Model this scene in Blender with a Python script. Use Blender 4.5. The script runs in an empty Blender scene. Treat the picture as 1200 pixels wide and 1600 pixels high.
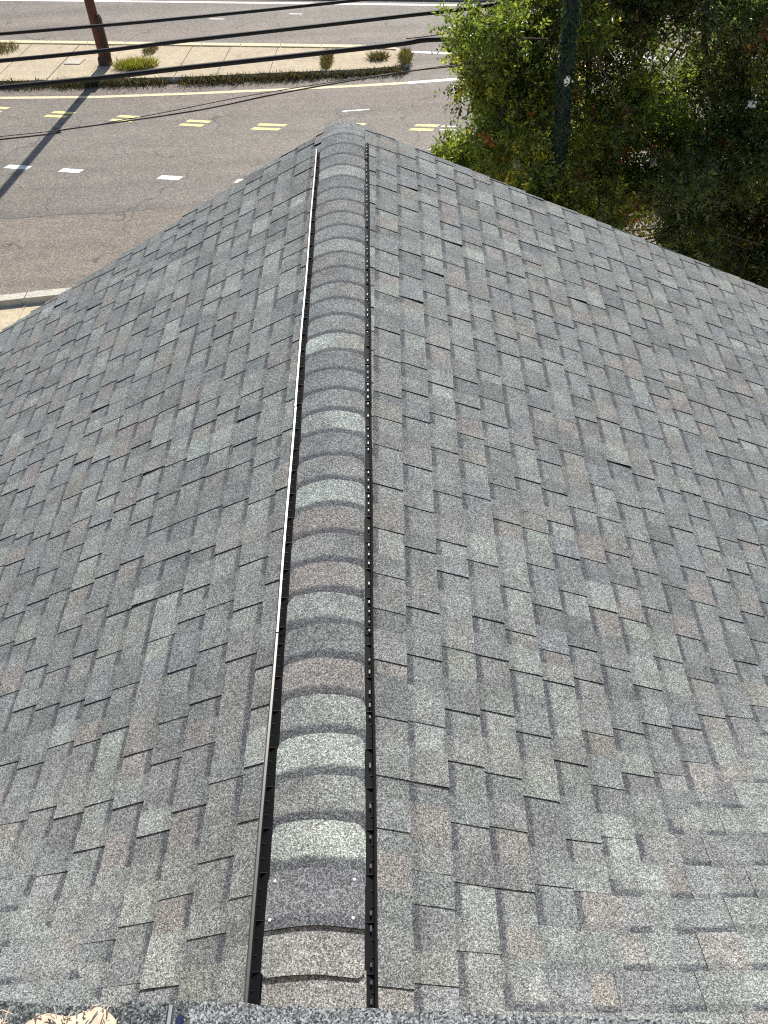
import bpy, math, random
import numpy as np
from mathutils import Vector, Matrix, Quaternion

scene = bpy.context.scene
col = scene.collection
RNG = random.Random(11)

# ------------------------------------------------------------------ camera
GROUND_TO_EYE = 10.5
cam_data = bpy.data.cameras.new('camera')
cam = bpy.data.objects.new('camera', cam_data)
col.objects.link(cam)
cr = Vector((0.99819, -0.00041, -0.0602)).normalized()
cf = Vector((-0.04319, 0.69172, -0.72087)).normalized()
cu = cr.cross(cf).normalized()
m = Matrix.Identity(4)
for i in range(3):
    m[i][0], m[i][1], m[i][2] = cr[i], cu[i], -cf[i]
m[2][3] = GROUND_TO_EYE
cam.matrix_world = m
cam_data.sensor_fit = 'VERTICAL'
cam_data.sensor_height = 24.0
cam_data.lens = 24.0 * 1450 / 1600
cam_data.clip_start = 0.05
cam_data.clip_end = 2000
scene.camera = cam

# ------------------------------------------------------------------ sky, sun, exposure
SUN_EL, SUN_AZ = math.radians(43), math.radians(8.2)
world = bpy.data.worlds.new('World')
scene.world = world
world.use_nodes = True
wn = world.node_tree
sky = wn.nodes.new('ShaderNodeTexSky')
sky.sky_type = 'NISHITA'
sky.sun_disc = False
sky.sun_elevation = SUN_EL
sky.sun_rotation = SUN_AZ
bg = wn.nodes['Background']
bg.inputs['Strength'].default_value = 0.085
wn.links.new(sky.outputs[0], bg.inputs['Color'])
sun_data = bpy.data.lights.new('sun', 'SUN')
sun_data.energy = 4.6
sun_data.angle = math.radians(0.5)
sun_data.color = (1.0, 0.95, 0.87)
sun = bpy.data.objects.new('sun', sun_data)
col.objects.link(sun)
to_sun = Vector((math.sin(SUN_AZ) * math.cos(SUN_EL), math.cos(SUN_AZ) * math.cos(SUN_EL), math.sin(SUN_EL)))
sun.rotation_euler = to_sun.to_track_quat('Z', 'Y').to_euler()
sun.location = (5, 30, 40)
scene.view_settings.view_transform = 'Standard'
scene.view_settings.look = 'None'
scene.view_settings.gamma = 1.0
scene.view_settings.use_curve_mapping = False
scene.view_settings.exposure = 0.62
scene.cycles.use_denoising = False
scene.cycles.max_bounces = 6
scene.cycles.filter_width = 1.15

# ------------------------------------------------------------------ helpers
def tag(o, label=None, cat=None, group=None, kind=None):
    if label: o['label'] = label
    if cat: o['category'] = cat
    if group: o['group'] = group
    if kind: o['kind'] = kind
    return o

def adopt(o, parent):
    o.parent = parent
    o.matrix_parent_inverse = parent.matrix_world.inverted()

def empty(name, loc):
    o = bpy.data.objects.new(name, None)
    o.location = loc
    o.matrix_world = Matrix.Translation(loc)
    o.empty_display_size = 0.2
    col.objects.link(o)
    return o

class MB:
    """collects vertices and faces (with point attributes) of ONE mesh"""
    def __init__(self):
        self.v, self.f = [], []
        self.at = {}
    def add(self, vs, fs, **attrs):
        b = len(self.v)
        self.v += [tuple(p) for p in vs]
        self.f += [tuple(i + b for i in f) for f in fs]
        for k, val in attrs.items():
            self.at.setdefault(k, []).extend(val)
    def box(self, c, h, ax=None):
        ax = ax or (Vector((1, 0, 0)), Vector((0, 1, 0)), Vector((0, 0, 1)))
        c = Vector(c)
        vs = [c + ax[0] * (h[0] * sx) + ax[1] * (h[1] * sy) + ax[2] * (h[2] * sz)
              for sz in (-1, 1) for sy in (-1, 1) for sx in (-1, 1)]
        self.add(vs, [(0, 2, 3, 1), (4, 5, 7, 6), (0, 1, 5, 4), (2, 6, 7, 3), (0, 4, 6, 2), (1, 3, 7, 5)])
    def prism(self, poly, z0, z1):
        """poly: list of (x, y) counter-clockwise"""
        n = len(poly)
        vs = [(x, y, z0) for x, y in poly] + [(x, y, z1) for x, y in poly]
        fs = [tuple(range(n, 2 * n)), tuple(reversed(range(n)))]
        fs += [(i, (i + 1) % n, n + (i + 1) % n, n + i) for i in range(n)]
        self.add(vs, fs)
    def tube(self, pts, rad, seg=8, cap=True):
        pts = [Vector(p) for p in pts]
        n = len(pts)
        rs = rad if isinstance(rad, (list, tuple)) else [rad] * n
        vs = []
        ref = Vector((0.13, 0.2, 1.0))
        for i, p in enumerate(pts):
            t = (pts[min(i + 1, n - 1)] - pts[max(i - 1, 0)]).normalized()
            r_ = ref if abs(t.dot(ref.normalized())) < 0.95 else Vector((1, 0, 0.1))
            a = t.cross(r_).normalized()
            b = t.cross(a)
            for k in range(seg):
                w = 2 * math.pi * k / seg
                vs.append(p + (a * math.cos(w) + b * math.sin(w)) * rs[i])
        fs = []
        for i in range(n - 1):
            for k in range(seg):
                k2 = (k + 1) % seg
                fs.append((i * seg + k, i * seg + k2, (i + 1) * seg + k2, (i + 1) * seg + k))
        if cap:
            fs.append(tuple(reversed(range(seg))))
            fs.append(tuple((n - 1) * seg + k for k in range(seg)))
        self.add(vs, fs)
    def build(self, name, mat, parent=None, smooth=False, kind=None):
        me = bpy.data.meshes.new(name)
        me.from_pydata(self.v, [], self.f)
        for k, vals in self.at.items():
            if isinstance(vals[0], (tuple, list)):
                a = me.color_attributes.new(k, 'FLOAT_COLOR', 'POINT')
                a.data.foreach_set('color', [c for v in vals for c in (*v, 1.0)])
            else:
                a = me.attributes.new(k, 'FLOAT', 'POINT')
                a.data.foreach_set('value', vals)
        if smooth:
            me.polygons.foreach_set('use_smooth', [True] * len(me.polygons))
        me.materials.append(mat)
        me.update()
        o = bpy.data.objects.new(name, me)
        col.objects.link(o)
        if parent: adopt(o, parent)
        if kind: o['kind'] = kind
        return o

class NT:
    """small wrapper for node materials"""
    def __init__(self, name):
        self.m = bpy.data.materials.new(name)
        self.m.use_nodes = True
        self.t = self.m.node_tree
        self.b = self.t.nodes['Principled BSDF']
        self.out = self.t.nodes['Material Output']
    def n(self, typ, **kw):
        nd = self.t.nodes.new(typ)
        for k, v in kw.items():
            if hasattr(nd, k): setattr(nd, k, v)
        return nd
    def l(self, a, b): self.t.links.new(a, b)
    def val(self, x, sock):
        if isinstance(x, (int, float)): sock.default_value = x
        elif isinstance(x, (tuple, list)): sock.default_value = tuple(x) if len(x) == len(sock.default_value) else (*x, 1.0)
        else: self.l(x, sock)
    def math(self, op, a, b=0.0, c=0.0, clamp=False):
        nd = self.n('ShaderNodeMath'); nd.operation = op; nd.use_clamp = clamp
        for i, x in enumerate((a, b, c)): self.val(x, nd.inputs[i])
        return nd.outputs[0]
    def mapr(self, x, a, b, c=0.0, d=1.0, smooth=False):
        nd = self.n('ShaderNodeMapRange')
        if smooth: nd.interpolation_type = 'SMOOTHSTEP'
        for i, q in enumerate((x, a, b, c, d)): self.val(q, nd.inputs[i])
        return nd.outputs[0]
    def mix(self, f, a, b, mode='MIX'):
        nd = self.n('ShaderNodeMix'); nd.data_type = 'RGBA'; nd.blend_type = mode
        self.val(f, nd.inputs[0]); self.val(a, nd.inputs[6]); self.val(b, nd.inputs[7])
        return nd.outputs[2]
    def pos(self): return self.n('ShaderNodeNewGeometry').outputs['Position']
    def noise(self, vec, scale, detail=2.0, rough=0.5):
        nd = self.n('ShaderNodeTexNoise'); self.l(vec, nd.inputs['Vector'])
        nd.inputs['Scale'].default_value = scale; nd.inputs['Detail'].default_value = detail
        nd.inputs['Roughness'].default_value = rough
        return nd.outputs['Fac']
    def cells(self, vec, scale):
        nd = self.n('ShaderNodeTexVoronoi'); self.l(vec, nd.inputs['Vector'])
        nd.inputs['Scale'].default_value = scale
        s = self.n('ShaderNodeSeparateColor'); self.l(nd.outputs['Color'], s.inputs[0])
        return s.outputs[0], s.outputs[1], nd.outputs['Distance']
    def attr(self, name):
        nd = self.n('ShaderNodeAttribute'); nd.attribute_name = name
        return nd
    def scale_col(self, c, f):
        nd = self.n('ShaderNodeVectorMath'); nd.operation = 'SCALE'
        self.val(c, nd.inputs[0]); self.val(f, nd.inputs['Scale'])
        return nd.outputs[0]
    def bump(self, h, strength, dist):
        nd = self.n('ShaderNodeBump'); self.val(h, nd.inputs['Height'])
        nd.inputs['Strength'].default_value = strength; nd.inputs['Distance'].default_value = dist
        self.l(nd.outputs[0], self.b.inputs['Normal'])
    def done(self, color, rough=0.9, spec=0.3, metal=0.0):
        self.val(color, self.b.inputs['Base Color']); self.val(rough, self.b.inputs['Roughness'])
        self.b.inputs['Specular IOR Level'].default_value = spec
        self.b.inputs['Metallic'].default_value = metal
        return self.m

# ------------------------------------------------------------------ materials
def granule_nodes(t, col_in, amp=1.0, big=1.0, edge=None):
    """crushed-mineral granules: every cell its own brightness, a few pale and a few black ones"""
    P = t.pos()
    r1, r2, d1 = t.cells(P, 390.0 * big)
    r3, r4, d3 = t.cells(P, 190.0 * big)
    p1 = t.math('POWER', r1, 1.6)
    g = t.math('MULTIPLY_ADD', p1, 2.0 * amp, 1.0 - 0.80 * amp)
    g2 = t.math('MULTIPLY_ADD', r3, 0.80 * amp, 1.0 - 0.40 * amp)
    pale = t.mapr(r2, 0.93, 0.95, 0.0, 0.9 * amp)
    f = t.math('MULTIPLY', g, g2)
    c = t.scale_col(col_in, f)
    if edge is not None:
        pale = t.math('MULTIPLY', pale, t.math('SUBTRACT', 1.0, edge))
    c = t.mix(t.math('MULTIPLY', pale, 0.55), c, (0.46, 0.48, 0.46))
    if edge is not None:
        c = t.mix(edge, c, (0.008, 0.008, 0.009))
    t.bump(r1, 0.45, 0.0015)
    return c

def mat_shingle():
    t = NT('asphalt_shingle_granules')
    tint = t.attr('tint').outputs['Color']
    across = t.attr('across').outputs['Fac']
    gap = t.attr('gap').outputs['Fac']
    P = t.pos()
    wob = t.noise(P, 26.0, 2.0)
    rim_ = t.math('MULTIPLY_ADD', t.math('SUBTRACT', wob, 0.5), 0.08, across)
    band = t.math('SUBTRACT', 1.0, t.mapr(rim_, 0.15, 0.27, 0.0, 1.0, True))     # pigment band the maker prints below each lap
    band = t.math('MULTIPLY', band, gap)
    blend = t.noise(P, 9.0, 3.0, 0.6)
    mott = t.mapr(blend, 0.3, 0.7, 0.82, 1.18)
    c = t.scale_col(tint, mott)
    warm = t.mapr(t.noise(P, 3.1, 2.0), 0.52, 0.72)
    c = t.mix(t.math('MULTIPLY', warm, 0.35), c, t.mix(1.0, c, (1.10, 1.0, 0.92), 'MULTIPLY'))
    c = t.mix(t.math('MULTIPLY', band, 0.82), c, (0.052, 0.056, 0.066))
    c = granule_nodes(t, c, 0.84, edge=t.attr('edge').outputs['Fac'])
    return t.done(c, 0.92, 0.25)
M_SHINGLE = mat_shingle()

def mat_capsheet(name, base):
    t = NT(name)
    c = granule_nodes(t, base, 1.0, 1.25)
    return t.done(c, 0.92, 0.25)
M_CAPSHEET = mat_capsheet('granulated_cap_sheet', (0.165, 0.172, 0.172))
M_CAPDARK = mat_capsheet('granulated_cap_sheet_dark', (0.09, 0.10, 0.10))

def mat_plain(name, c, rough=0.6, spec=0.5, metal=0.0, var=0.15, sc=8.0):
    t = NT(name)
    n_ = t.noise(t.pos(), sc, 4.0, 0.6)
    return t.done(t.scale_col(c, t.mapr(n_, 0.25, 0.75, 1 - var, 1 + var)), rough, spec, metal)
M_VENT = mat_plain('black_vent_plastic', (0.006, 0.006, 0.007), 0.5, 0.18, 0.0, 0.3, 60)
M_RIM = mat_plain('weathered_vent_rim', (0.030, 0.031, 0.034), 0.36, 0.8, 0.0, 0.2, 40)
M_FELT = mat_plain('roof_underlay', (0.03, 0.03, 0.032), 0.9, 0.2)
M_FASCIA = mat_plain('painted_fascia', (0.62, 0.60, 0.55), 0.6, 0.4, 0.0, 0.06)
M_WALL = mat_plain('stucco_wall', (0.52, 0.46, 0.37), 0.9, 0.2, 0.0, 0.10, 3)
M_NAIL = mat_plain('nail_head_sealant', (0.75, 0.75, 0.73), 0.5, 0.4)
M_CABLE = mat_plain('cable_sheath', (0.010, 0.010, 0.011), 0.6, 0.25, 0.0, 0.3, 20)
M_WIRE = mat_plain('weathered_wire', (0.05, 0.045, 0.042), 0.6, 0.3)
M_STEEL = mat_plain('dull_steel', (0.33, 0.34, 0.35), 0.45, 0.5, 0.6)
M_NAVY = mat_plain('navy_webbing', (0.012, 0.016, 0.05), 0.85, 0.2)

def mat_asphalt():
    t = NT('worn_asphalt')
    P = t.pos()
    s = t.n('ShaderNodeSeparateXYZ'); t.l(P, s.inputs[0])
    X, Y = s.outputs[0], s.outputs[1]
    T = t.math('MULTIPLY_ADD', X, 0.23, Y)                       # distance across the skewed street
    big = t.noise(P, 0.22, 4.0, 0.6)
    mid = t.noise(P, 1.4, 4.0, 0.65)
    base = t.mix(t.mapr(big, 0.35, 0.68), (0.152, 0.135, 0.116), (0.168, 0.144, 0.118))
    worn = t.math('MULTIPLY', t.mapr(T, 24.4, 25.2), t.math('SUBTRACT', 1.0, t.mapr(T, 26.2, 27.4)))
    base = t.mix(t.math('MULTIPLY', worn, 0.55), base, (0.158, 0.122, 0.100))     # reddish strip beside the island
    rd = t.math('MULTIPLY', t.mapr(T, 29.3, 29.8), t.math('SUBTRACT', 1.0, t.mapr(T, 30.6, 31.6)))
    base = t.mix(t.math('MULTIPLY', rd, 0.5), base, (0.158, 0.122, 0.100))
    wv = t.math('MULTIPLY_ADD', t.noise(P, 0.9, 3.0), 0.30, t.math('SUBTRACT', Y, 20.38))
    near = t.math('SUBTRACT', 1.0, t.mapr(wv, -0.02, 0.02))
    base = t.mix(t.math('MULTIPLY', near, 0.85), base, (0.176, 0.146, 0.117))     # older, browner lane on the near side of the seam
    ds = t.math('MULTIPLY', t.math('SUBTRACT', 1.0, t.mapr(wv, 0.0, 1.15)), t.mapr(wv, -0.01, 0.02))
    ds = t.math('MULTIPLY', ds, t.mapr(mid, 0.38, 0.55))
    base = t.mix(t.math('MULTIPLY', ds, 0.55), base, (0.085, 0.080, 0.075))        # tar-dark edge of the overlay
    base = t.scale_col(base, t.mapr(mid, 0.25, 0.75, 0.86, 1.14))
    trk = t.noise(P, 0.6, 2.0)
    stretch = t.n('ShaderNodeMapping'); stretch.inputs['Rotation'].default_value = (0, 0, math.radians(13)); stretch.inputs['Scale'].default_value = (0.05, 1.3, 1)
    t.l(P, stretch.inputs[0])
    lane = t.noise(stretch.outputs[0], 1.0, 3.0)
    base = t.scale_col(base, t.mapr(lane, 0.3, 0.7, 0.76, 1.16))
    r1, r2, d1 = t.cells(P, 38.0)
    r3, r4, d3 = t.cells(P, 90.0)
    agg = t.math('MULTIPLY', t.math('MULTIPLY_ADD', r1, 0.85, 0.58), t.math('MULTIPLY_ADD', r3, 0.8, 0.6))
    base = t.scale_col(base, agg)
    base = t.mix(t.mapr(r2, 0.95, 0.96, 0.0, 0.35), base, (0.5, 0.47, 0.43))
    # cracks
    nz = t.n('ShaderNodeTexNoise'); t.l(P, nz.inputs['Vector']); nz.inputs['Scale'].default_value = 1.1; nz.inputs['Detail'].default_value = 5.0
    off = t.n('ShaderNodeVectorMath'); off.operation = 'SCALE'; t.l(nz.outputs['Color'], off.inputs[0]); off.inputs['Scale'].default_value = 1.3
    addv = t.n('ShaderNodeVectorMath'); addv.operation = 'ADD'; t.l(P, addv.inputs[0]); t.l(off.outputs[0], addv.inputs[1])
    vo = t.n('ShaderNodeTexVoronoi'); vo.feature = 'DISTANCE_TO_EDGE'; vo.inputs['Scale'].default_value = 0.30
    t.l(addv.outputs[0], vo.inputs['Vector'])
    ck = t.math('SUBTRACT', 1.0, t.mapr(vo.outputs['Distance'], 0.002, 0.008))
    ck = t.math('MULTIPLY', ck, t.mapr(t.noise(P, 0.55, 2.0), 0.43, 0.54))
    seam = t.math('SUBTRACT', 1.0, t.mapr(t.math('ABSOLUTE', wv), 0.010, 0.024))
    seam = t.math('MULTIPLY', seam, t.mapr(t.noise(P, 0.35, 2.0), 0.40, 0.55))
    w2 = t.math('ABSOLUTE', t.math('SUBTRACT', t.math('MULTIPLY_ADD', t.noise(P, 1.3, 3.0), 0.35, Y), 19.2))
    seam2 = t.math('MULTIPLY', t.math('SUBTRACT', 1.0, t.mapr(w2, 0.006, 0.020)), t.mapr(t.noise(P, 0.42, 2.0), 0.47, 0.58))
    w3 = t.math('ABSOLUTE', t.math('SUBTRACT', t.math('MULTIPLY_ADD', t.noise(P, 1.1, 3.0), 0.4, T), 22.35))
    seam3 = t.math('MULTIPLY', t.math('SUBTRACT', 1.0, t.mapr(w3, 0.006, 0.022)), t.mapr(t.noise(P, 0.37, 2.0), 0.44, 0.56))
    dark = t.math('MAXIMUM', t.math('MAXIMUM', t.math('MULTIPLY', ck, 0.75), t.math('MULTIPLY', seam, 0.85)), t.math('MULTIPLY', t.math('MAXIMUM', seam2, seam3), 0.6))
    oil = t.mapr(t.noise(P, 0.8, 5.0, 0.7), 0.60, 0.74)
    base = t.mix(t.math('MULTIPLY', oil, 0.45), base, (0.07, 0.065, 0.06))
    base = t.mix(dark, base, (0.030, 0.028, 0.026))
    t.bump(r1, 0.5, 0.01)
    return t.done(base, 0.75, 0.4)
M_ASPHALT = mat_asphalt()

def mat_concrete(name, c0, c1):
    t = NT(name)
    P = t.pos()
    a = t.noise(P, 0.9, 5.0, 0.65)
    b = t.noise(P, 9.0, 4.0, 0.7)
    c = t.mix(t.mapr(a, 0.35, 0.65), c0, c1)
    stain = t.mapr(t.noise(P, 2.3, 4.0, 0.7), 0.56, 0.72)
    c = t.mix(t.math('MULTIPLY', stain, 0.45), c, tuple(x * 0.5 for x in c0))
    c = t.scale_col(c, t.mapr(b, 0.2, 0.8, 0.78, 1.22))
    r1, r2, d1 = t.cells(P, 40.0)
    c = t.scale_col(c, t.math('MULTIPLY_ADD', r1, 0.35, 0.82))
    t.bump(b, 0.3, 0.01)
    return t.done(c, 0.9, 0.25)
M_SLAB = mat_concrete('median_concrete', (0.40, 0.335, 0.24), (0.48, 0.40, 0.28))
M_WALKWAY = mat_concrete('sidewalk_concrete', (0.42, 0.36, 0.26), (0.50, 0.42, 0.29))
M_KERB = mat_concrete('kerb_concrete', (0.42, 0.40, 0.35), (0.50, 0.47, 0.40))
M_EARTH = mat_concrete('bare_earth', (0.20, 0.17, 0.12), (0.26, 0.22, 0.16))

def mat_paint(name, c):
    t = NT(name)
    P = t.pos()
    wear = t.mapr(t.noise(P, 11.0, 5.0, 0.75), 0.54, 0.66)
    r1, r2, d1 = t.cells(P, 40.0)
    base = t.scale_col(c, t.math('MULTIPLY_ADD', r1, 0.25, 0.86))
    base = t.mix(t.math('MULTIPLY', wear, 0.75), base, (0.17, 0.15, 0.13))
    return t.done(base, 0.7, 0.3)
M_YELLOW = mat_paint('worn_yellow_paint', (0.78, 0.66, 0.26))
M_YELLOWOLD = mat_paint('faded_yellow_paint', (0.60, 0.53, 0.33))
M_WHITE = mat_paint('worn_white_paint', (0.74, 0.73, 0.70))

def mat_leaf(name, trans=0.56, rough=0.30):
    t = NT(name)
    c = t.attr('tint').outputs['Color']
    t.done(c, rough, 0.55)
    tr = t.n('ShaderNodeBsdfTranslucent')
    bright = t.mix(1.0, c, (2.15, 1.95, 0.85), 'MULTIPLY')
    t.l(bright, tr.inputs['Color'])
    mx = t.n('ShaderNodeMixShader'); mx.inputs[0].default_value = trans
    t.l(t.b.outputs[0], mx.inputs[1]); t.l(tr.outputs[0], mx.inputs[2]); t.l(mx.outputs[0], t.out.inputs['Surface'])
    return t.m
M_LEAF = mat_leaf('tree_leaf')
M_GRASS = mat_leaf('grass_blade', 0.35, 0.7)

def mat_bark(name, c0, c1):
    t = NT(name)
    P = t.pos()
    mp = t.n('ShaderNodeMapping'); mp.inputs['Scale'].default_value = (14, 14, 2.2); t.l(P, mp.inputs[0])
    n_ = t.noise(mp.outputs[0], 1.5, 5.0, 0.7)
    c = t.mix(t.mapr(n_, 0.35, 0.65), c0, c1)
    t.bump(n_, 0.6, 0.02)
    return t.done(c, 0.85, 0.25)
M_BARK = mat_bark('tree_bark', (0.05, 0.04, 0.032), (0.12, 0.095, 0.075))
M_POLE = mat_bark('red_brown_pole', (0.115, 0.048, 0.040), (0.18, 0.075, 0.060))
M_POLEDARK = mat_bark('dark_pole_boot', (0.05, 0.03, 0.026), (0.12, 0.07, 0.055))
M_BURLAP = mat_plain('frayed_burlap', (0.52, 0.41, 0.31), 0.95, 0.1, 0.0, 0.25, 60)

# ------------------------------------------------------------------ ground, road, median, sidewalks
def sheet(name, poly, z, mat, kind='structure', parent=None):
    me = bpy.data.meshes.new(name)
    me.from_pydata([(x, y, z) for x, y in poly], [], [tuple(range(len(poly)))])
    me.materials.append(mat)
    o = bpy.data.objects.new(name, me)
    col.objects.link(o)
    if parent: adopt(o, parent)
    if kind: o['kind'] = kind
    return o

sheet('ground', [(-400, -300), (400, -300), (400, 700), (-400, 700)], -0.02, M_EARTH)
far_y = lambda x: 33.67 - 0.222 * (x + 0.62)
road = sheet('road', [(-45, 16.2), (45, 16.2), (45, far_y(45)), (-45, far_y(-45))], 0.0, M_ASPHALT)

def strip_mesh(name, pts, width, z, mat, parent):
    """painted line of constant width along pts"""
    mb = MB()
    P = [Vector((x, y, 0)) for x, y in pts]
    vs = []
    for i, p in enumerate(P):
        tdir = (P[min(i + 1, len(P) - 1)] - P[max(i - 1, 0)]).normalized()
        nrm = Vector((-tdir.y, tdir.x, 0))
        vs += [(p + nrm * width / 2 + Vector((0, 0, z))), (p - nrm * width / 2 + Vector((0, 0, z)))]
    fs = [(2 * i, 2 * i + 1, 2 * i + 3, 2 * i + 2) for i in range(len(P) - 1)]
    mb.add(vs, fs)
    return mb.build(name, mat, parent)

def dash(name, a, b, width, mat, skew=0.0):
    a, b = Vector((*a, 0)), Vector((*b, 0))
    d = (b - a).normalized(); n_ = Vector((-d.y, d.x, 0)) * width / 2; s = d * skew
    mb = MB()
    ring = []
    def side(p, q, k):
        out = []
        for i in range(k + 1):
            f = i / k
            j = RNG.uniform(-0.003, 0.003)
            out.append(p.lerp(q, f) + n_.normalized() * j)
        return out
    ring = side(a - n_ - s, b - n_ - s, 5) + side(b + n_ + s, a + n_ + s, 5)
    ring = [p + Vector((0, 0, 0.004)) for p in ring]
    mb.add(ring, [tuple(range(len(ring)))])
    return mb.build(name, mat, road)

for a, b in [((-10.37, 22.97), (-9.72, 22.80)), ((-8.85, 22.58), (-8.28, 22.43)), ((-6.20, 21.88), (-5.63, 21.73)), ((-4.23, 21.44), (-3.66, 21.30)), ((-2.2, 20.95), (-1.6, 20.8)), ((-12.6, 23.5), (-12.0, 23.36))]:
    dash('lane_dash', a, b, 0.20, M_WHITE, 0.03)
for a, b in [((-12.1, 26.72), (-11.45, 26.55)), ((-10.04, 26.10), (-9.39, 25.93)), ((-8.07, 25.56), (-7.42, 25.38)), ((-6.05, 24.98), (-5.40, 24.81)), ((-4.05, 24.46), (-3.30, 24.30)), ((-1.85, 24.22), (-1.20, 24.06)), ((0.12, 23.84), (0.72, 23.72)), ((2.2, 23.35), (2.85, 23.2)), ((4.2, 22.9), (4.85, 22.75))]:
    d_ = (Vector(b) - Vector(a)).normalized(); n2 = Vector((-d_.y, d_.x)) * 0.125
    for s in (1, -1):
        sh = d_ * 0.05 * s
        dash('centre_line_dash', (a[0] + n2.x * s + sh.x, a[1] + n2.y * s + sh.y), (b[0] + n2.x * s + sh.x, b[1] + n2.y * s + sh.y), 0.135, M_YELLOW, 0.03)
for a, b in [((0.86, 23.80), (1.25, 23.72)), ((0.80, 23.60), (1.20, 23.52)), ((-3.75, 32.93), (-3.3, 32.83)), ((-6.4, 32.95), (-5.9, 32.84)), ((-1.75, 25.08), (-1.02, 25.10))]:
    dash('old_white_mark', a, b, 0.07, M_WHITE, 0.02)

near_line = [(-40, 33.6), (-20, 29.1), (-15, 28.05), (-11.86, 27.45), (-8.93, 27.08), (-6.10, 26.90), (-3.34, 26.78), (-1.34, 26.72), (0.05, 26.71)]
strip_mesh('edge_line', near_line, 0.16, 0.004, M_YELLOWOLD, road)
strip_mesh('edge_line', [(0.05, 26.71), (1.18, 26.75), (2.34, 26.83), (6, 27.15), (12, 27.4)], 0.17, 0.004, M_WHITE, road)
strip_mesh('edge_line', [(0.2, 28.98), (1.2, 28.70), (2.4, 28.38), (6, 27.6), (12, 26.5)], 0.15, 0.004, M_WHITE, road)
strip_mesh('edge_line', [(-40, far_y(-40) - 0.42), (-9, far_y(-9) - 0.40), (-3.2, far_y(-3.2) - 0.42), (3.1, far_y(3.1) - 0.44), (30, far_y(30) - 0.44)], 0.16, 0.004, M_WHITE, road)

# raised island between the two carriageways
near_edge = [(-40, 34.4), (-20, 29.9), (-15, 28.9), (-12.11, 28.32), (-9.14, 28.02), (-6.23, 27.74), (-3.41, 27.62), (-1.36, 27.50), (-0.25, 27.56)]
far_edge = [(-40, 37.4), (-20, 33.2), (-13.12, 31.78), (-9.8, 31.10), (-6.62, 30.45), (-2.57, 29.62), (-0.62, 29.20), (-0.24, 29.05)]
def interp(c, x):
    for (x0_, y0_), (x1_, y1_) in zip(c, c[1:]):
        if x0_ <= x <= x1_: return y0_ + (y1_ - y0_) * (x - x0_) / (x1_ - x0_)
    return c[0][1] if x < c[0][0] else c[-1][1]
mb = MB()
tip = [(0.0, 27.72), (0.14, 28.07), (0.13, 28.50), (0.0, 28.85)]
mb.prism(near_edge + tip + list(reversed(far_edge)), -0.015, 0.115)
median = mb.build('median', M_KERB)
median['kind'] = 'structure'
joints = [(-24, -23.2), (-18, -17.4), (-15.9, -15.4), (-13.9, -13.5), (-12.3, -11.85), (-10.62, -10.24), (-9.42, -9.07), (-8.1, -7.85), (-6.75, -6.52), (-5.49, -5.30), (-3.93, -3.83), (-2.42, -2.02), (-0.30, -0.28)]
for (na, fa), (nb, fb) in zip(joints, joints[1:]):
    mb = MB()
    g_ = 0.012
    def e_pt(x, edge, s): return (x, interp(edge, x) + s)
    lo = [e_pt(na + g_ + (nb - na - 2 * g_) * i / 3, near_edge, 0.02) for i in range(4)]
    hi = [e_pt(fb - g_ - (fb - fa - 2 * g_) * i / 3, far_edge, -0.30) for i in range(4)]
    zt = 0.148 + RNG.uniform(-0.006, 0.006)
    if nb > -0.5:
        hi[0] = (-0.28, 28.75)
        lo += [(-0.05, 27.74), (0.09, 28.08), (0.06, 28.48), (-0.06, 28.70)]
    mb.prism(lo + hi, 0.10, zt)
    mb.build('slab', M_SLAB, median)
# far kerb stones of the island, faded yellow
for i in range(16):
    xa, xb = -20 + i * 1.25, -20 + (i + 1) * 1.25 - 0.02
    if xb > -0.25: xb = -0.25
    mb = MB()
    mb.prism([(xa, interp(far_edge, xa) - 0.20), (xb, interp(far_edge, xb) - 0.20), (xb, interp(far_edge, xb) + 0.012), (xa, interp(far_edge, xa) + 0.012)], 0.09, 0.158)
    mb.build('kerb_stone', M_YELLOWOLD, median)

# near sidewalk with its raised kerb, left of the roof
mb = MB()
kerb_front = [(-45, 14.0), (-20, 15.4), (-12, 16.25), (-8.68, 16.62), (-7.2, 16.80), (-5, 16.95), (0, 17.05), (45, 17.2)]
sw = [(-45, 6.0), (45, 6.0)] + [(x, y - 0.05) for x, y in reversed(kerb_front)]
mb.prism([(p[0], p[1]) for p in sw], -0.015, 0.03)
sidewalk = mb.build('sidewalk', M_KERB)
sidewalk['kind'] = 'structure'
xj = [-16, -14.1, -12.2, -10.1, -8.06, -6.0, -3.9, -1.8, 0.3, 2.4, 4.5, 6.6, 8.7, 10.8]
for a, b in zip(xj, xj[1:]):
    for (c0, c1) in ((None, 14.4), (14.4, 12.4), (12.4, 10.4)):
        mb = MB(); g_ = 0.012
        ya = interp(kerb_front, a) - 0.34 if c0 is None else c0 - 0.024
        yb = interp(kerb_front, b) - 0.34 if c0 is None else c0 - 0.024
        mb.prism([(a + g_, c1), (b - g_, c1), (b - g_, yb), (a + g_, ya)], 0.02, 0.045 + RNG.uniform(-0.004, 0.004))
        mb.build('slab', M_WALKWAY, sidewalk)
for a, b in zip(xj, xj[1:]):
    mb = MB()
    ya, yb = interp(kerb_front, a), interp(kerb_front, b)
    mb.prism([(a + .01, ya - 0.24), (b - .01, yb - 0.24), (b - .01, yb - 0.02), (a + .01, ya - 0.02)], 0.02, 0.18)
    mb.build('kerb_stone', M_KERB, sidewalk)
mb = MB()
mb.prism([(-8.1, 16.76), (-5.0, 16.98), (-5.0, 17.2), (-8.05, 16.98)], -0.01, 0.012)
mb.build('gutter_pan', M_KERB, sidewalk)

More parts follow.
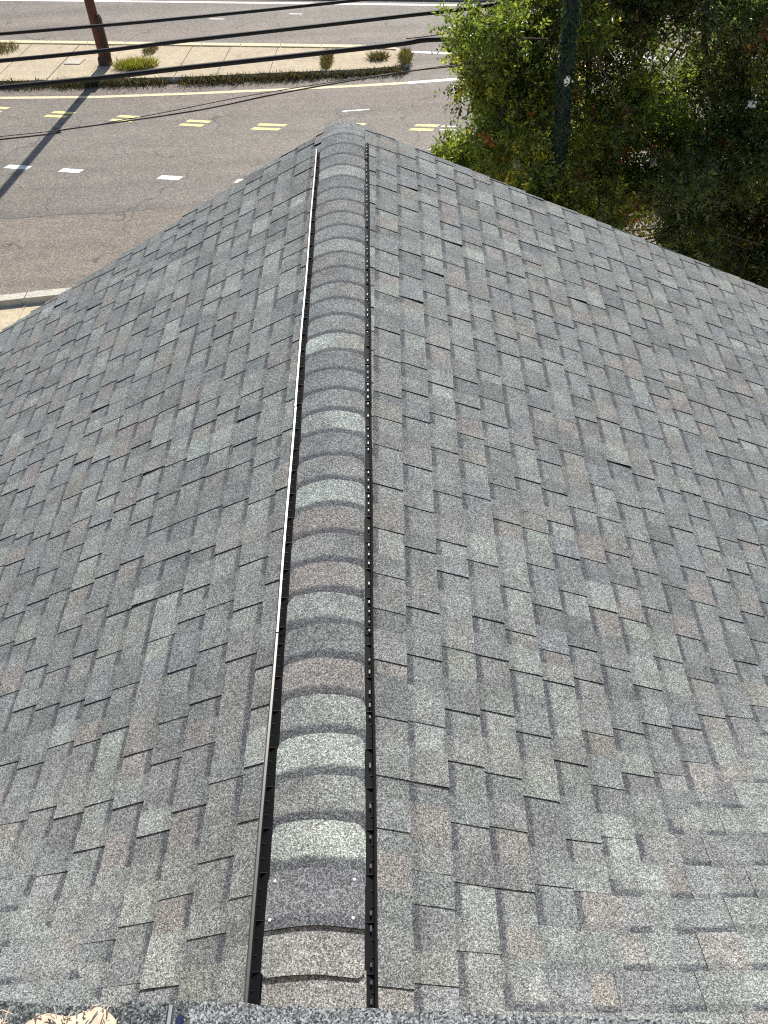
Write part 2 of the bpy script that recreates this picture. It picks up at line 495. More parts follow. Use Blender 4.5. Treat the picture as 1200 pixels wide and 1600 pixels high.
# far side of the street: kerb and walk
mb = MB()
mb.prism([(-45, far_y(-45) + 0.02), (45, far_y(45) + 0.02), (45, far_y(45) + 0.2), (-45, far_y(-45) + 0.2)], -0.01, 0.16)
o = mb.build('far_kerb', M_KERB); o['kind'] = 'structure'
mb = MB()
mb.prism([(-45, far_y(-45) + 0.22), (45, far_y(45) + 0.22), (45, far_y(45) + 4), (-45, far_y(-45) + 4)], -0.01, 0.13)
o = mb.build('far_sidewalk', M_WALKWAY); o['kind'] = 'structure'

# ------------------------------------------------------------------ the building and its roof
SL = 0.479                                   # roof pitch
ANG = math.atan(SL); CA, SA = math.cos(ANG), math.sin(ANG)
RX, RZ, VY = -0.38, GROUND_TO_EYE - 2.535, 0.22   # ridge x, ridge height, where the valleys start
EAVE = 4.25
RAKE_R = 5.885
def rake_left(d): return 5.915 - 0.148 * max(0.0, d - 0.55)

building = empty('building', (RX, 3.0, 0.0))
tag(building, 'building with grey asphalt shingle roof, black ridge vent and lapped ridge caps', 'building')

class Slope:
    def __init__(self, o, eu, ev, n_):
        self.o, self.eu, self.ev, self.n = Vector(o), Vector(eu), Vector(ev), Vector(n_)
    def at(self, u, v, w): return self.o + self.eu * u + self.ev * v + self.n * w
S_R = Slope((RX, 0, RZ), (0, 1, 0), (CA, 0, -SA), (SA, 0, CA))
S_L = Slope((RX, 0, RZ), (0, 1, 0), (-CA, 0, -SA), (-SA, 0, CA))
S_M = Slope((RX, VY, RZ), (1, 0, 0), (0, CA, -SA), (0, SA, CA))

def deck(name, sl, poly):
    mb = MB()
    n = len(poly)
    top = [sl.at(u, v, -0.004) for u, v in poly]; bot = [sl.at(u, v, -0.03) for u, v in poly]
    a = (top[1] - top[0]).cross(top[2] - top[0])
    order = list(range(n)) if a.z > 0 else list(reversed(range(n)))
    fs = [tuple(order), tuple(n + i for i in reversed(order))]
    for k in range(n):
        i, j = order[k], order[(k + 1) % n]
        fs.append((i, n + i, n + j, j))
    mb.add(top + bot, fs)
    return mb.build(name, M_FELT, building)
VE = EAVE / CA
deck_r = deck('roof_slope', S_R, [(VY + 0.0, 0), (VY + EAVE, VE), (RAKE_R - 0.03, VE), (RAKE_R - 0.03, 0)])
deck_l = deck('roof_slope', S_L, [(VY + 0.0, 0), (VY + EAVE, VE), (rake_left(EAVE) - 0.03, VE), (RAKE_R - 0.01, 0)])
deck_m = deck('roof_slope', S_M, [(0.03, 0.02), (EAVE, VE), (6.5, VE), (6.5, -0.1), (0.03, -0.1)])
deck_m2 = deck('roof_slope', S_M, [(-0.03, 0.02), (-EAVE, VE), (-6.5, VE), (-6.5, -0.1), (-0.03, -0.1)])

def clip(poly, a, b, c):
    """keep a*u + b*v + c >= 0"""
    out = []
    for (p, q) in zip(poly, poly[1:] + poly[:1]):
        dp, dq = a * p[0] + b * p[1] + c, a * q[0] + b * q[1] + c
        if dp >= 0: out.append(p)
        if (dp >= 0) != (dq >= 0):
            f = dp / (dp - dq)
            out.append((p[0] + (q[0] - p[0]) * f, p[1] + (q[1] - p[1]) * f))
    return out

PALETTE = [((0.166, 0.176, 0.172), 42), ((0.144, 0.154, 0.154), 24), ((0.192, 0.206, 0.196), 18), ((0.178, 0.172, 0.163), 13), ((0.124, 0.132, 0.134), 10), ((0.220, 0.241, 0.227), 5), ((0.154, 0.167, 0.172), 10)]
PCOL = [c for c, w in PALETTE]; PW = [w for c, w in PALETTE]
def pick():
    c = RNG.choices(PCOL, PW)[0]
    j = RNG.uniform(0.93, 1.08)
    return tuple((x * 0.82 + m_ * 0.18) * j * RNG.uniform(0.985, 1.015) for x, m_ in zip(c, (0.168, 0.178, 0.174)))

tiles = []      # (distance to eye, in view, slope deck, verts, faces, tint, across, gap)
eye = Vector((0, 0, GROUND_TO_EYE))
def in_view(p):
    d = p - eye
    z = d.dot(cf)
    return z > 0 and abs(d.dot(cr) / z) < 600 / 1450 * 1.0 and abs(d.dot(cu) / z) < 800 / 1450 * 0.985

def emit(sl, dk, poly, v0, v1, w0, w1, is_gap, lift=0.0, u_lift=None, tint=None, valley=None):
    if len(poly) < 3: return
    tint = tint or pick()
    area = sum(p[0] * q[1] - q[0] * p[1] for p, q in zip(poly, poly[1:] + poly[:1]))
    if abs(area) < 0.0004: return
    umin = min(p[0] for p in poly); umax = max(p[0] for p in poly)
    parts = [poly]
    if valley:
        va, vb, vc = (k / math.sqrt(2) for k in valley)
        parts = []
        for lo, hi in zip(FILLET, FILLET[1:] + [99.0]):
            q_ = clip(clip(poly, va, vb, vc - lo), -va, -vb, hi - vc)
            if len(q_) >= 3: parts.append(q_)
    VS, FS, AC, EG = [], [], [], []
    for pl in parts:
        top, ac = [], []
        for u, v in pl:
            f = (v - v0) / (v1 - v0)
            w = w0 + (w1 - w0) * f
            if lift and u_lift is not None:
                w += lift * max(0.0, f) * (1 - (u - umin) / (umax - umin + 1e-6))
            if valley:
                d = max(0.0, va * u + vb * v + vc)
                w = 0.0045 + (w - 0.0045) * min(1.0, d / 0.14)
            P_ = sl.at(u, v, w)
            if valley:
                if d < FR: P_.z += SL / math.sqrt(2) * (FR / 2 + d * d / (2 * FR) - d)
            top.append(P_); ac.append(f)
        n = len(top)
        bot = [p - sl.n * 0.012 for p in top]
        a = (top[1] - top[0]).cross(top[2] - top[1])
        order = list(range(n)) if a.dot(sl.n) > 0 else list(reversed(range(n)))
        b0 = len(VS)
        FS.append(tuple(b0 + i for i in order))
        for k in range(n):
            i, j = order[k], order[(k + 1) % n]
            FS.append((b0 + n + j, b0 + n + i, b0 + 2 * n + i, b0 + 2 * n + j))
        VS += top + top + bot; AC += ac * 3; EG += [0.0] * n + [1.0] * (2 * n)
    c = sum((sl.at(u, v, w0) for u, v in poly), Vector()) / len(poly)
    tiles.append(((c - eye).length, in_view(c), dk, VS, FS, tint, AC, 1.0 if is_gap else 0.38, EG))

FR = 0.30
FILLET = [0.0, 0.06, 0.12, 0.18, 0.24, 0.30]
def lay(sl, dk, vstart, expo, count, urange, clips, vmin=0.0):
    for k in range(count):
        v0 = vstart + k * expo
        v1 = v0 + expo
        u0, u1 = urange(v0)
        u = u0 - RNG.uniform(0.0, 0.3)
        drift = RNG.uniform(-0.002, 0.002)
        gap = RNG.random() < 0.5
        while u < u1:
            wd = RNG.uniform(0.060, 0.135) if gap else RNG.uniform(0.070, 0.160)
            ue = min(u + wd, u1 + RNG.uniform(-0.007, 0.007)) if u + wd >= u1 else u + wd
            jit = drift + RNG.uniform(-0.0012, 0.0012)
            poly = [(u, v0 - 0.006), (ue, v0 - 0.006), (ue, v1 + jit), (u, v1 + jit)]
            for cpl in clips: poly = clip(poly, *cpl)
            if gap:
                emit(sl, dk, poly, v0, v1, 0.0012, 0.0046, True, valley=clips[0])
            else:
                h = RNG.choice((0.0030, 0.0036, 0.0042, 0.0049))
                lift = RNG.uniform(0.003, 0.006) if RNG.random() < 0.022 else 0.0
                emit(sl, dk, poly, v0, v1, 0.0012 + h * 0.72, 0.0046 + h, False, lift, True, valley=clips[0])
            u = ue
            # now and then two teeth, or two gaps, meet at a shingle joint
            if RNG.random() > 0.08: gap = not gap
expo = 0.1353
lay(S_R, deck_r, (0.295 - 0.244) / CA, expo, 34, lambda v: (VY + v * CA - 0.3, RAKE_R + 0.008), [(1, -CA, -VY)])
lay(S_L, deck_l, (0.216 - 0.120) / CA, 0.1335, 34, lambda v: (VY + v * CA - 0.3, rake_left(v * CA) + 0.008), [(1, -CA, -VY)])
lay(S_M, deck_m, 0.05, expo, 33, lambda v: (v * CA - 0.05, 6.4), [(1, -CA, 0)])
lay(S_M, deck_m2, 0.05, expo, 33, lambda v: (-6.4, -v * CA + 0.05), [(-1, -CA, 0)])

seen = sorted([i for i, t_ in enumerate(tiles) if t_[1]], key=lambda i: tiles[i][0])
single = set(seen[:300])
field = MB()
for i, (d, iv, dk, vs, fs, tint, ac, gp, eg) in enumerate(tiles):
    if i in single:
        mb = MB()
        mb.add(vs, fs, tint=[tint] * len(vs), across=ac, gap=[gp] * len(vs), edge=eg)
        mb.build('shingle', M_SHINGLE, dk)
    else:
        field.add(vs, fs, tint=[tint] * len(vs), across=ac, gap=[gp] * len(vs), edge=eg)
field.build('shingle_courses', M_SHINGLE, building, kind='stuff')

# ------------------------------------------------------------------ ridge vent sections with rims and cross ribs
CAP_DX = 0.009
def vent_x(y): return -0.342 - 0.0147 * (y - 0.71)
CAPZ = RZ + 0.036
def crown(x): return SL * 0.95 * (math.sqrt(x * x + 0.075 ** 2) - 0.075)
HALF = 0.134
def deck_z(x): return RZ - SL * abs(x - RX)
cuts = [(0.52, 1.906, -0.004), (1.912, 3.13, 0.0), (3.136, 4.35, -0.0015), (4.356, 5.655, 0.0)]
for (ya, yb, kick) in cuts:
    mb = MB()
    for sgn in (-1, 1):
        vs, fs = [], []
        ys = [ya, yb]
        for q, y in enumerate(ys):
            cx = vent_x(y) + (kick if q == 0 else 0.0) * 1.0
            for s, dz in ((0.02, 0.020), (0.105, 0.020), (0.118, 0.012), (0.166, 0.012), (0.166, 0.0)):
                x = cx + sgn * s
                vs.append((x, y, deck_z(x) + dz))
        fs = [(i, i + 1, i + 6, i + 5) if sgn < 0 else (i + 5, i + 6, i + 1, i) for i in range(4)]
        mb.add(vs, fs)
        # inner wall that carries the caps
        vs = []
        for q, y in enumerate(ys):
            cx = vent_x(y) + (kick if q == 0 else 0.0)
            x = cx + CAP_DX + sgn * 0.118
            vs += [(x, y, deck_z(x) + 0.010), (x, y, CAPZ - crown(0.118) - 0.010)]
        mb.add(vs, [(0, 1, 3, 2)])
    body = mb.build('ridge_vent', M_VENT, building)
    for sgn in (-1, 1):
        mb = MB()
        vs = []
        nseg = 8
        prof = [(0.158, 0.004), (0.158, 0.027), (0.1595, 0.0295), (0.1665, 0.0305), (0.169, 0.027), (0.176, 0.002)] if sgn < 0 else [(0.158, 0.004), (0.159, 0.020), (0.1605, 0.022), (0.163, 0.020), (0.165, 0.015), (0.168, 0.003)]
        for q in range(nseg + 1):
            f = q / nseg
            y = ya + (yb - ya) * f
            cx = vent_x(y) + kick * (1 - f) * sgn * -1 + 0.0012 * math.sin(y * 5.1 + sgn)
            for s, dz in prof:
                x = cx + sgn * s
                xe = cx + sgn * 0.158
                vs.append((x, y, deck_z(xe) + dz + 0.004))
        m_ = len(prof)
        fs = []
        for q in range(nseg):
            for k in range(m_ - 1):
                a, b = q * m_ + k, q * m_ + k + 1
                fs.append((a, a + m_, b + m_, b) if sgn < 0 else (a, b, b + m_, a + m_))
        fs.append(tuple(range(m_))); fs.append(tuple(nseg * m_ + k for k in range(m_)))
        mb.add(vs, fs)
        mb.build('rim', M_RIM if sgn < 0 else M_VENT, body)
        mb = MB(); tabs = MB()
        y = ya + 0.03
        i = 0
        while y < yb - 0.02:
            cx = vent_x(y)
            x0, x1 = cx + (-0.110 if sgn < 0 else 0.132), cx + sgn * (0.159 if sgn < 0 else 0.160)
            za = deck_z(cx + sgn * 0.158) + 0.010
            tall = 0.012 if i % 3 == 0 else 0.006
            mb.box(((x0 + x1) / 2, y, za + tall / 2), (abs(x1 - x0) / 2, 0.0011, tall / 2))
            if sgn > 0 and RNG.random() < 0.7: tabs.box((cx + 0.1535, y - 0.020 + RNG.uniform(-.006, .006), za + 0.013), (0.0026, RNG.uniform(0.003, 0.008), 0.0016))  # flat glossy tabs added on the right side to catch sun glints
            elif sgn < 0 and i % 2: tabs.box((cx - 0.140, y - 0.02, za + 0.008), (0.002, 0.006, 0.0015))
            y += 0.044
            i += 1
        mb.build('vent_ribs', M_VENT, body, kind='stuff')
        tabs.build('added_vent_tabs', M_RIM if sgn > 0 else M_VENT, body, kind='stuff')

# ------------------------------------------------------------------ ridge caps, lapped towards the eye
CAPCOL = [(0.172, 0.181, 0.178), (0.144, 0.152, 0.154), (0.213, 0.229, 0.219), (0.178, 0.168, 0.160), (0.262, 0.291, 0.275), (0.158, 0.169, 0.172), (0.120, 0.127, 0.132)]
def cap_center_z(y):
    if y < 5.66: return CAPZ
    return CAPZ - 0.034 * min(1.0, (y - 5.66) / 0.14) - 0.08 * max(0.0, y - 5.80)
def ridge_cap(ya, yb, t0, wn_, wf, tint, near_round=0.0, far_round=0.026, band=1.0, half=HALF, texp=0.170, near_lip=False):
    """one bent cap shingle between ya (near) and yb (far); its butt is at the far end unless near_lip"""
    if near_lip:
        rows = [(ya, near_round), (ya + 0.3 * near_round, near_round * 0.45), (ya + 0.9 * near_round, 0.0), (ya + 0.5 * (yb - ya), 0), (yb, 0)]
    else:
        rows = [(ya, 0.0), (ya + 0.35 * (yb - ya), 0), (ya + 0.7 * (yb - ya), 0), (yb - 1.1 * far_round - 0.002, 0.0), (yb - 0.62 * far_round, far_round * 0.16), (yb - 0.27 * far_round, far_round * 0.48), (yb - 0.06 * far_round, far_round * 0.85), (yb, far_round * 1.25)]
    K = 17
    top, ac = [], []
    wob = RNG.uniform(-0.0025, 0.0025); sk = RNG.uniform(-0.004, 0.004)
    cs, ce = RNG.uniform(-0.0015, 0.0015), RNG.uniform(-0.002, 0.002)
    for (y, inset) in rows:
        f = (y - ya) / (yb - ya)
        for k in range(K):
            s = -1 + 2 * k / (K - 1)
            x = s * (half - inset)
            z = cap_center_z(y) - crown(x) + wn_ + (wf - wn_) * f
            yy = y + sk * s
            top.append((vent_x(y) + CAP_DX + wob + x, yy, z)); ac.append((y - t0) / texp)
    R_ = len(rows)
    fs = [(r * K + k, r * K + k + 1, (r + 1) * K + k + 1, (r + 1) * K + k) for r in range(R_ - 1) for k in range(K - 1)]
    ring = list(range(K)) + [r * K + K - 1 for r in range(1, R_)] + [(R_ - 1) * K + k for k in range(K - 2, -1, -1)] + [r * K for r in range(R_ - 2, 0, -1)]
    base = len(top)
    n = len(ring)
    bot = [top[i] for i in ring] + [(top[i][0], top[i][1], top[i][2] - 0.0055) for i in ring]
    ac2 = [ac[i] for i in ring] * 2
    fs += [(base + (q + 1) % n, base + q, base + n + q, base + n + (q + 1) % n) for q in range(n)]
    eg = [0.0] * base + [1.0] * (2 * n)
    mb = MB()
    vs = top + bot
    other = CAPCOL[RNG.choice((0, 0, 1, 2, 3, 5))]; mixw = RNG.uniform(0.15, 0.75); sd = RNG.choice((-1, 1)); ph = RNG.uniform(-0.3, 0.5)
    def blend_at(p):
        k = min(1.0, max(0.0, 0.5 + (sd * (p[0] - vent_x(p[1]) - CAP_DX) / half - ph) * 1.3)) * mixw
        return tuple(a_ + (b_ - a_) * k for a_, b_ in zip(tint, other))
    mb.add(vs, fs, tint=[blend_at(p) for p in vs], across=ac + ac2, gap=[band] * len(vs), edge=eg)
    return mb.build('ridge_cap', M_SHINGLE, building)

y = 1.055
j = 0
last = None
ends = [1.055]
while ends[-1] < 5.84: ends.append(ends[-1] + 0.1385 + RNG.uniform(-0.003, 0.003))
tone = [4, 0, 4, 2, 3, 1, 2, 3, 1, 3, 4, 0, 1, 4, 0, 5, 1, 4, 0, 5, 0, 1, 0, 2, 5, 0, 1, 0, 5, 2, 0, 1, 0, 5, 0, 0]
for k in range(len(ends) - 1):
    t0 = ends[k]
    yb = ends[k + 1]
    c = CAPCOL[tone[k % len(tone)]]; jv = RNG.uniform(0.92, 1.08)
    ridge_cap(t0 - 0.034, yb, t0, -0.003, 0.0068, tuple(v * jv for v in c))
# last cap by the wall: nailed through the face, with its cut edge towards the eye
capA = ridge_cap(0.898, 1.055, 0.898, 0.016, 0.0080, (0.125, 0.131, 0.142), 0.0, 0.020, 0.75, texp=0.16)
for px, py in ((-0.451, 1.030), (-0.232, 1.028), (-0.456, 0.925), (-0.233, 0.923)):
    mb = MB()
    f = (py - 0.898) / 0.157
    zc = CAPZ - crown(px - vent_x(py) - CAP_DX) + 0.016 - 0.008 * f
    ring = [(px + 0.0052 * math.cos(a), py + 0.0052 * math.sin(a)) for a in [i * math.pi / 5 for i in range(10)]]
    vs = [(x, y_, zc - 0.001) for x, y_ in ring] + [((x - px) * 0.7 + px, (y_ - py) * 0.7 + py, zc + 0.003) for x, y_ in ring]
    mb.add(vs, [tuple(range(10, 20))] + [(i, (i + 1) % 10, 10 + (i + 1) % 10, 10 + i) for i in range(10)])
    mb.build('nail_head', M_NAIL, capA)
ridge_cap(0.779, 0.925, 0.70, 0.0105, 0.004, (0.200, 0.199, 0.192), 0.018, 0.0, 0.0, near_lip=True)
ridge_cap(0.50, 0.80, 0.76, 0.002, 0.0, (0.172, 0.172, 0.168), 0.0, 0.0, 0.0, near_lip=True, texp=0.2)

# ------------------------------------------------------------------ eaves, rake boards and walls below
for sl, d in ((S_R, deck_r), (S_L, deck_l)):
    mb = MB()
    sg = 1 if sl is S_R else -1
    xe = RX + sg * EAVE
    ye = RAKE_R if sg > 0 else rake_left(EAVE)
    mb.box((xe + sg * 0.012, (VY + EAVE + ye) / 2, deck_z(xe) - 0.11), (0.012, (ye - VY - EAVE) / 2, 0.09))
    mb.build('fascia', M_FASCIA, d)
    mb = MB()
    a = Vector((RX, RAKE_R - 0.035, RZ - 0.13)); b = Vector((xe, ye - 0.035, deck_z(xe) - 0.13))
    t_ = (b - a)
    up = Vector((0, 0, 0.09)); th = Vector((0, 0.012, 0))
    vs = [p + q * up + r * th for p in (a, b) for q in (-1, 1) for r in (-1, 1)]
    mb.add(vs, [(0, 1, 5, 4), (2, 6, 7, 3), (0, 4, 6, 2), (1, 3, 7, 5), (0, 2, 3, 1), (4, 5, 7, 6)])
    mb.build('rake_board', M_FASCIA, d)
mb = MB()
WX = EAVE - 0.45
yf = rake_left(EAVE) - 0.35
prof = [(RX - WX, 0.0), (RX + WX, 0.0), (RX + WX, RZ - SL * WX - 0.05), (RX, RZ - 0.05), (RX - WX, RZ - SL * WX - 0.05)]
yb_ = VY + 3.4
vs = [(x, yb_, z) for x, z in prof] + [(x, yf, z) for x, z in prof]
mb.add(vs, [(5, 9, 8, 7, 6), (1, 2, 7, 6), (0, 5, 9, 4), (0, 1, 6, 5)])
mb.build('gable_wall', M_WALL, building)
mb = MB()
hz = RZ - SL * (EAVE - 0.45) - 0.05
for xa, xb in ((RX - 6.2, RX - WX - 0.003), (RX + WX + 0.003, RX + 6.2)):
    mb.prism([(xa, -7.0), (xb, -7.0), (xb, VY + EAVE - 0.45), (xa, VY + EAVE - 0.45)], 0.0, hz)
mb.build('wing_wall', M_WALL, building)

# ------------------------------------------------------------------ higher roof deck the picture is taken from
UZ = GROUND_TO_EYE - 1.30
upper = mb = MB()
edge_y = lambda x: 0.364 - 0.053 * (x - (-0.10))
mb.prism([(-3.6, -4.0), (3.2, -4.0), (3.2, edge_y(3.2) - 0.03), (-3.6, edge_y(-3.6) - 0.03)], RZ - 3.0, UZ - 0.030)
upper_wall = mb.build('upper_deck_wall', M_WALL, building)
def edge_sheet(xa, xb, dy, z, mat):
    mb = MB()
    n = 40
    lo = [(xa + (xb - xa) * i / n, -2.2) for i in range(n + 1)]
    hi = [(xb - (xb - xa) * i / n, edge_y(xb - (xb - xa) * i / n) + dy + RNG.uniform(-0.0022, 0.0022)) for i in range(n + 1)]
    mb.prism([lo[0], lo[-1]] + hi, z - 0.006, z)
    return mb.build('edge_sheet', mat, upper_wall)
edge_sheet(-0.333, 0.62, 0.0, UZ, M_CAPSHEET)
edge_sheet(0.60, 3.1, 0.002, UZ + 0.007, M_CAPSHEET)
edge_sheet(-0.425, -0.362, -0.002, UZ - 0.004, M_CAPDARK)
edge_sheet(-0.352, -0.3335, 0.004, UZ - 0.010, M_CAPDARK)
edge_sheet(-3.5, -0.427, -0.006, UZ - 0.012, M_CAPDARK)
mb = MB(); mb.box((-0.3570, edge_y(-0.36) - 0.062, UZ - 0.008), (0.0022, 0.058, 0.006))
mb.build('metal_clip', M_STEEL, upper_wall)
mb = MB(); mb.tube([(-0.347, edge_y(-0.35) - 0.12, UZ - 0.004), (-0.345, edge_y(-0.35) - 0.045, UZ - 0.004), (-0.3435, edge_y(-0.35) - 0.016, UZ - 0.006)], [0.0055, 0.0065, 0.0045], 10)
strap = mb.build('webbing_strap', M_NAVY, None, smooth=True)
tag(strap, 'short dark blue webbing strap end lying over the granulated roof edge', 'strap')

# frayed cloth on the edge
mb = MB()
rr = random.Random(5)
NX, NY = 46, 14
vs = []
def cloth_front(x):
    return 0.360 - 0.053 * (x + 0.49) + 0.010 * math.sin(x * 37) + 0.006 * math.sin(x * 83 + 1) - 0.05 * max(0, x + 0.44) ** 1.2
for i in range(NX + 1):
    x = -0.80 + (0.375) * i / NX
    for k in range(NY + 1):
        f = k / NY
        y_ = -0.15 + (cloth_front(x) + 0.15) * f
        z = UZ - 0.006 + 0.010 + 0.008 * math.sin(x * 41 + f * 4) * math.sin(f * 9 + x * 13) + rr.uniform(-0.0015, 0.0015) - 0.004 * f
        vs.append((x, y_, z))
fs = [(i * (NY + 1) + k, (i + 1) * (NY + 1) + k, (i + 1) * (NY + 1) + k + 1, i * (NY + 1) + k + 1) for i in range(NX) for k in range(NY)]
mb.add(vs, fs)
cloth = mb.build('frayed_cloth', M_BURLAP, None, smooth=True)
md = cloth.modifiers.new('thick', 'SOLIDIFY'); md.thickness = 0.002
tag(cloth, 'frayed tan burlap cloth lying over the near granulated roof edge', 'cloth')
mb = MB()
for i in range(110):
    x = rr.uniform(-0.79, -0.43)
    y0_ = cloth_front(x) - 0.006
    L_ = rr.uniform(0.004, 0.016) if rr.random() < 0.93 else 0.03
    a = rr.gauss(0, 0.8)
    p0 = Vector((x, y0_, UZ + rr.uniform(0.002, 0.012)))
    p1 = p0 + Vector((math.sin(a) * L_ * 0.5, math.cos(a) * L_ * 0.5, rr.uniform(-0.002, 0.006)))
    p2 = p1 + Vector((math.sin(a * 1.7) * L_ * 0.6, math.cos(a * 1.7) * L_ * 0.4, rr.uniform(-0.006, 0.003)))
    mb.tube([p0, p1, p2], [0.0010, 0.0009, 0.0006], 5, False)
mb.build('fringe', M_BURLAP, cloth, kind='stuff')

# ------------------------------------------------------------------ overhead cables
def smooth_path(pts, n=8):
    P = [Vector(p) for p in pts]
    out = []
    for i in range(len(P) - 1):
        p0, p1, p2, p3 = P[max(i - 1, 0)], P[i], P[i + 1], P[min(i + 2, len(P) - 1)]
        for k in range(n):
            f = k / n
            out.append(0.5 * ((2 * p1) + (p2 - p0) * f + (2 * p0 - 5 * p1 + 4 * p2 - p3) * f * f + (3 * p1 - p0 - 3 * p2 + p3) * f ** 3))
    out.append(P[-1])
    return out
def cable(name, pts, r, label, mat=M_CABLE, group=None):
    mb = MB()
    mb.tube(smooth_path(pts, 10), r, 8)
    o = mb.build(name, mat, None, smooth=True)
    return tag(o, label, 'cable', group)
cable('utility_cable', [(-22, 8.9, 7.55), (-12, 10.15, 7.15), (-4.517, 11.058, 6.963), (-2.389, 11.313, 6.924), (-0.504, 11.54, 6.919), (1.0, 11.70, 6.94), (2.5, 12.4, 6.95), (6, 13.6, 7.05), (20, 17.0, 7.5)], 0.018, 'thinnest of the three black overhead cables, strung above the other two')
cable('utility_cable', [(-22, 8.9, 7.3), (-12, 10.15, 6.85), (-4.616, 11.046, 6.685), (-2.438, 11.307, 6.687), (-0.224, 11.573, 6.699), (1.119, 11.734, 6.726), (2.5, 12.4, 6.75), (6, 13.6, 6.85), (20, 17.0, 7.25)], 0.023, 'black overhead cable running between the thinnest and the thickest cable')
cab3 = cable('utility_cable', [(-22, 8.9, 7.0), (-12, 10.15, 6.55), (-4.718, 11.034, 6.395), (-2.498, 11.300, 6.392), (-0.243, 11.571, 6.396), (0.213, 11.626, 6.411), (0.517, 11.662, 6.394), (0.861, 11.703, 6.368), (2.5, 12.5, 6.37), (6, 13.6, 6.45), (20, 17.0, 6.95)], 0.029, 'thickest black overhead cable, carrying a small bracket near the tree')
cable('service_wire', [(-22, 8.9, 6.4), (-12, 10.15, 5.9), (-4.927, 11.009, 5.803), (-4.152, 11.102, 5.835), (-2.605, 11.287, 5.885), (-1.426, 11.429, 5.99), (-0.03, 11.596, 6.072), (0.982, 11.718, 6.10), (3, 12.5, 6.12), (20, 17.0, 6.6)], 0.009, 'thin grey service wire sagging lowest across the road into the tree', M_WIRE)
cable('service_wire', [(-22, 8.93, 6.45), (-12, 10.18, 5.96), (-4.927, 11.03, 5.83), (-3.385, 11.22, 5.868), (-1.9, 11.40, 5.985), (-0.574, 11.55, 6.052), (0.982, 11.74, 6.115), (3, 12.53, 6.135), (20, 17.02, 6.62)], 0.005, 'hair-thin dark wire strung alongside the grey service wire', M_WIRE)
cable('lashing_wire', [(0.02, 11.604, 6.448), (0.35, 11.64, 6.452), (0.67, 11.68, 6.465), (1.2, 11.74, 6.475), (1.93, 11.80, 6.49)], 0.006, 'hair-thin wire running just above the thickest cable to its bracket', M_WIRE)
mb = MB()
mb.box((0.67, 11.68, 6.428), (0.016, 0.016, 0.052)); mb.box((0.67, 11.68, 6.474), (0.030, 0.020, 0.014)); mb.box((0.665, 11.68, 6.383), (0.045, 0.033, 0.016))
tag(mb.build('cable_bracket', M_CABLE), 'small black bracket clamped on the thickest overhead cable', 'bracket')

# ------------------------------------------------------------------ poles
pole = empty('street_pole', (-9.03, 29.15, 0.14))
tag(pole, 'red-brown street pole standing on the concrete median beside a yellow-green grass tuft', 'pole')
mb = MB()
mb.tube([(-9.03, 29.15, 0.14), (-9.02, 29.15, 2.5), (-9.0, 29.15, 6), (-8.98, 29.15, 9.5)], [0.145, 0.138, 0.128, 0.115], 16)
mb.build('shaft', M_POLE, pole, smooth=True)
mb = MB()
mb.tube([(-9.03, 29.15, 0.13), (-9.03, 29.15, 0.34), (-9.03, 29.15, 0.40)], [0.21, 0.195, 0.15], 10)
mb.build('base_boot', M_POLEDARK, pole)
mb = MB()
mb.tube([(-8.86, 29.10, 0.14), (-8.86, 29.10, 0.75), (-8.87, 29.10, 1.55)], [0.07, 0.06, 0.055], 8)
mb.box((-8.86, 29.06, 0.95), (0.075, 0.06, 0.55))
mb.build('conduit_cover', M_POLEDARK, pole)

def leaf_mesh(name, pos, dirs, nrm, L_, W_, tint, mat, parent=None):
    """many small folded leaves as one mesh; arrays of shape (n, 3)"""
    n = len(pos)
    side = np.cross(dirs, nrm); side /= (np.linalg.norm(side, axis=1, keepdims=True) + 1e-9)
    L_ = L_[:, None]; W_ = W_[:, None]
    a = pos; b = pos + dirs * L_ * 0.45 + side * W_ * 0.5 + nrm * W_ * 0.12
    c = pos + dirs * L_; d = pos + dirs * L_ * 0.45 - side * W_ * 0.5 + nrm * W_ * 0.12
    V = np.stack([a, b, c, d], axis=1).reshape(-1, 3)
    me = bpy.data.meshes.new(name)
    me.vertices.add(4 * n); me.vertices.foreach_set('co', V.astype(np.float32).ravel())
    idx = np.arange(4 * n).reshape(n, 4)
    F = np.concatenate([idx[:, [0, 1, 2]], idx[:, [0, 2, 3]]], axis=0)
    me.loops.add(F.size); me.loops.foreach_set('vertex_index', F.ravel().astype(np.int32))
    me.polygons.add(len(F)); me.polygons.foreach_set('loop_start', np.arange(0, F.size, 3, dtype=np.int32))
    ca = me.color_attributes.new('tint', 'FLOAT_COLOR', 'POINT')
    C = np.concatenate([np.repeat(tint, 4, axis=0), np.ones((4 * n, 1))], axis=1)
    ca.data.foreach_set('color', C.astype(np.float32).ravel())
    me.materials.append(mat)
    me.update(); me.validate()
    o = bpy.data.objects.new(name, me)
    col.objects.link(o)
    if parent: adopt(o, parent)
    return o

nr = np.random.default_rng(7)
def unit(a): return a / (np.linalg.norm(a, axis=-1, keepdims=True) + 1e-9)

